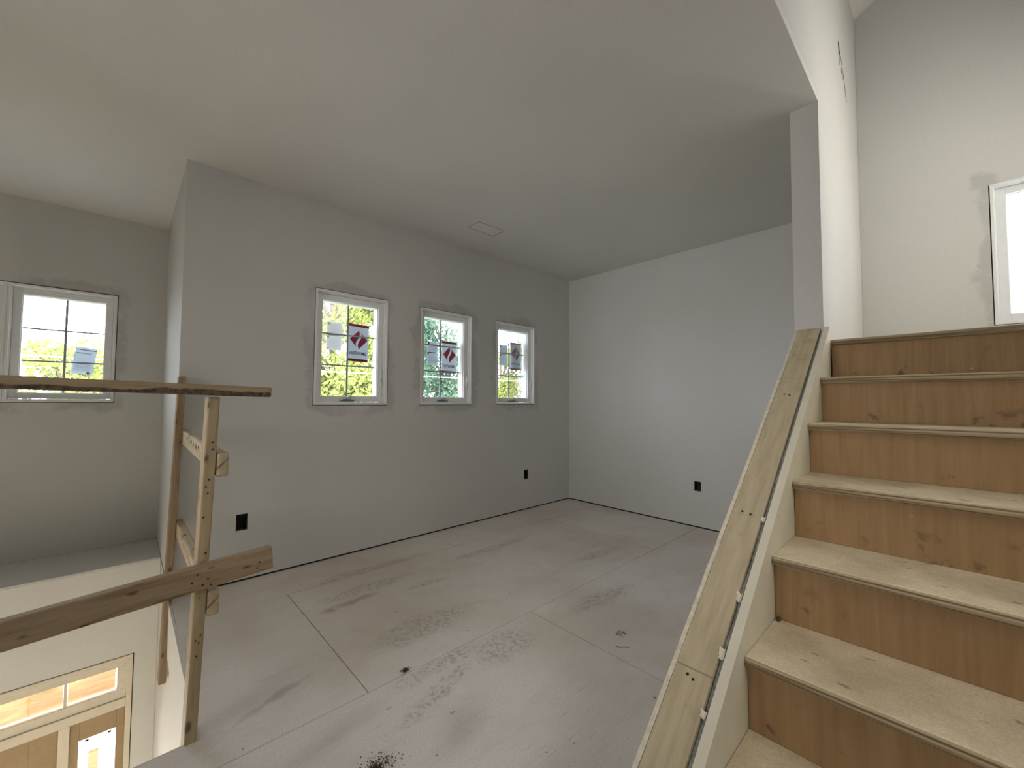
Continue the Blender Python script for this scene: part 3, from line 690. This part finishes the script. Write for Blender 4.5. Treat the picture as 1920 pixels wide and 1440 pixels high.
chip_pile(.645, 1.325, 420, .07, 4, 'brown sawdust scattered on the floor at the bottom of the picture')
chip_pile(.958, 1.708, 170, .020, 5, 'small dark heap of wood crumbs on the floor beside the long board joint')
bm = bmesh.new(); bmesh.ops.create_icosphere(bm, subdivisions=2, radius=.007)
for v_ in bm.verts: v_.co *= 1+.35*noise.noise(v_.co*300)
ZT = SZ
mesh_obj('wood_crumb', bm, M['chips'], M4=Matrix.Translation((SX+RUN+.012, .372, ZT+.006)), label='dark crumb in the corner of the stair tread by the skirt board', cat='debris')
# ------------------------------------------------------------------ outdoors
box_obj('ground', (-60, 5.2, -3.45), (70, 90, -3.35), M['grass'], kind='structure').name = 'floor_lawn'
def tree(name, x, y, top, crown_r, crown_h, matl, n_leaf, seed, label, leafs=.17):
    r_ = random.Random(seed); zb = -3.35; e = empty(name, (x, y, zb), label=label, cat='tree', group=None)
    cz = top-crown_h/2; lumps = []
    for k in range(44):
        t_ = r_.uniform(0, 2*math.pi); rr = crown_r*math.sqrt(r_.random())*.8; z = cz+crown_h*.42*r_.uniform(-1, 1)
        lumps.append((Vector((x+rr*math.cos(t_), y+rr*math.sin(t_), z)), crown_r*r_.uniform(.22, .40)))
    bm = bmesh.new(); tube(bm, [(x, y, zb), (x+.1, y, (zb+cz)/2), (x, y+.05, cz+crown_h*.25)], [.26, .2, .07], 10)
    mesh_obj('trunk', bm, M['treebark'], e, smooth=True)
    bm = bmesh.new()
    for c, rr in lumps:
        mid = Vector((x, y, min(c.z-.3, cz+crown_h*.2))); base = Vector((x, y, max(zb+1.5, mid.z-1.0)))
        tube(bm, [base, base.lerp(c, .55)+Vector((0, 0, .15)), c], [.06, .04, .015], 5)
    mesh_obj('branch', bm, M['treebark'], e, kind='stuff')
    vs_, fs_ = [], []
    for k in range(n_leaf):
        c, rr = r_.choice(lumps); d = Vector((r_.gauss(0, 1), r_.gauss(0, 1), r_.gauss(0, 1))).normalized()
        p = c + d*rr*(r_.random()**.45); q = Vector((r_.gauss(0, 1), r_.gauss(0, 1), r_.gauss(0, 1))).normalized(); s_ = leafs*r_.uniform(.6, 1.3)
        u_ = q.orthogonal().normalized(); v2 = q.cross(u_); i0 = len(vs_)
        vs_ += [p-u_*s_*.5, p+v2*s_*.28, p+u_*s_*.5, p-v2*s_*.28]; fs_.append((i0, i0+1, i0+2, i0+3))
    me = bpy.data.meshes.new('foliage'); me.from_pydata([v_ - Vector((x, y, zb)) for v_ in vs_], [], fs_); me.materials.append(matl)
    o = bpy.data.objects.new('foliage', me); link(o, Matrix.Translation((x, y, zb)), e); o['kind'] = 'stuff'
    return e
tree('leafy_tree', 5.5, 15.6, 7.4, 2.6, 7.5, M['leaf_a'], 26000, 11, 'yellow-green tree filling the view through the first room window')
tree('leafy_tree', 12.1, 17.8, 6.8, 2.5, 7.5, M['leaf_b'], 32000, 12, 'blue-green tree seen through the middle room window')
tree('leafy_tree', 18.3, 20.5, 5.6, 2.6, 7.0, M['leaf_a'], 26000, 13, 'loose yellow-green tree seen through the far room window')
tree('leafy_tree', -1.0, 18.0, 3.1, 2.3, 5.2, M['leaf_a'], 9000, 14, 'low yellow-green tree on the right in the foyer window')
tree('leafy_tree', -5.6, 22.5, 2.9, 1.8, 3.2, M['leaf_b'], 3000, 15, 'thin blue-green tree on the left in the foyer window')
box_obj('bright_slab', (-6, 4.8, -3.36), (4, 11, -3.30), M['conc'], kind='structure').name = 'floor_bright_slab'  # pale slab added outside the door so its glass shows bright
# overhead utility line
ul = empty('utility_line', (-9, 11, -3.35), label='overhead cable crossing the view outside the windows', cat='cable')
bm = bmesh.new(); tube(bm, [(-9+29*k/20, 11, 2.00-.04*math.sin(math.pi*k/20)) for k in range(21)], .016, 6); mesh_obj('cable', bm, M['cable'], ul)
for x in (-9, 20):
    bm = bmesh.new(); tube(bm, [(x, 11, -3.35), (x, 11, 2.6)], [.14, .10], 10); mesh_obj('pole', bm, M['treebark'], ul)
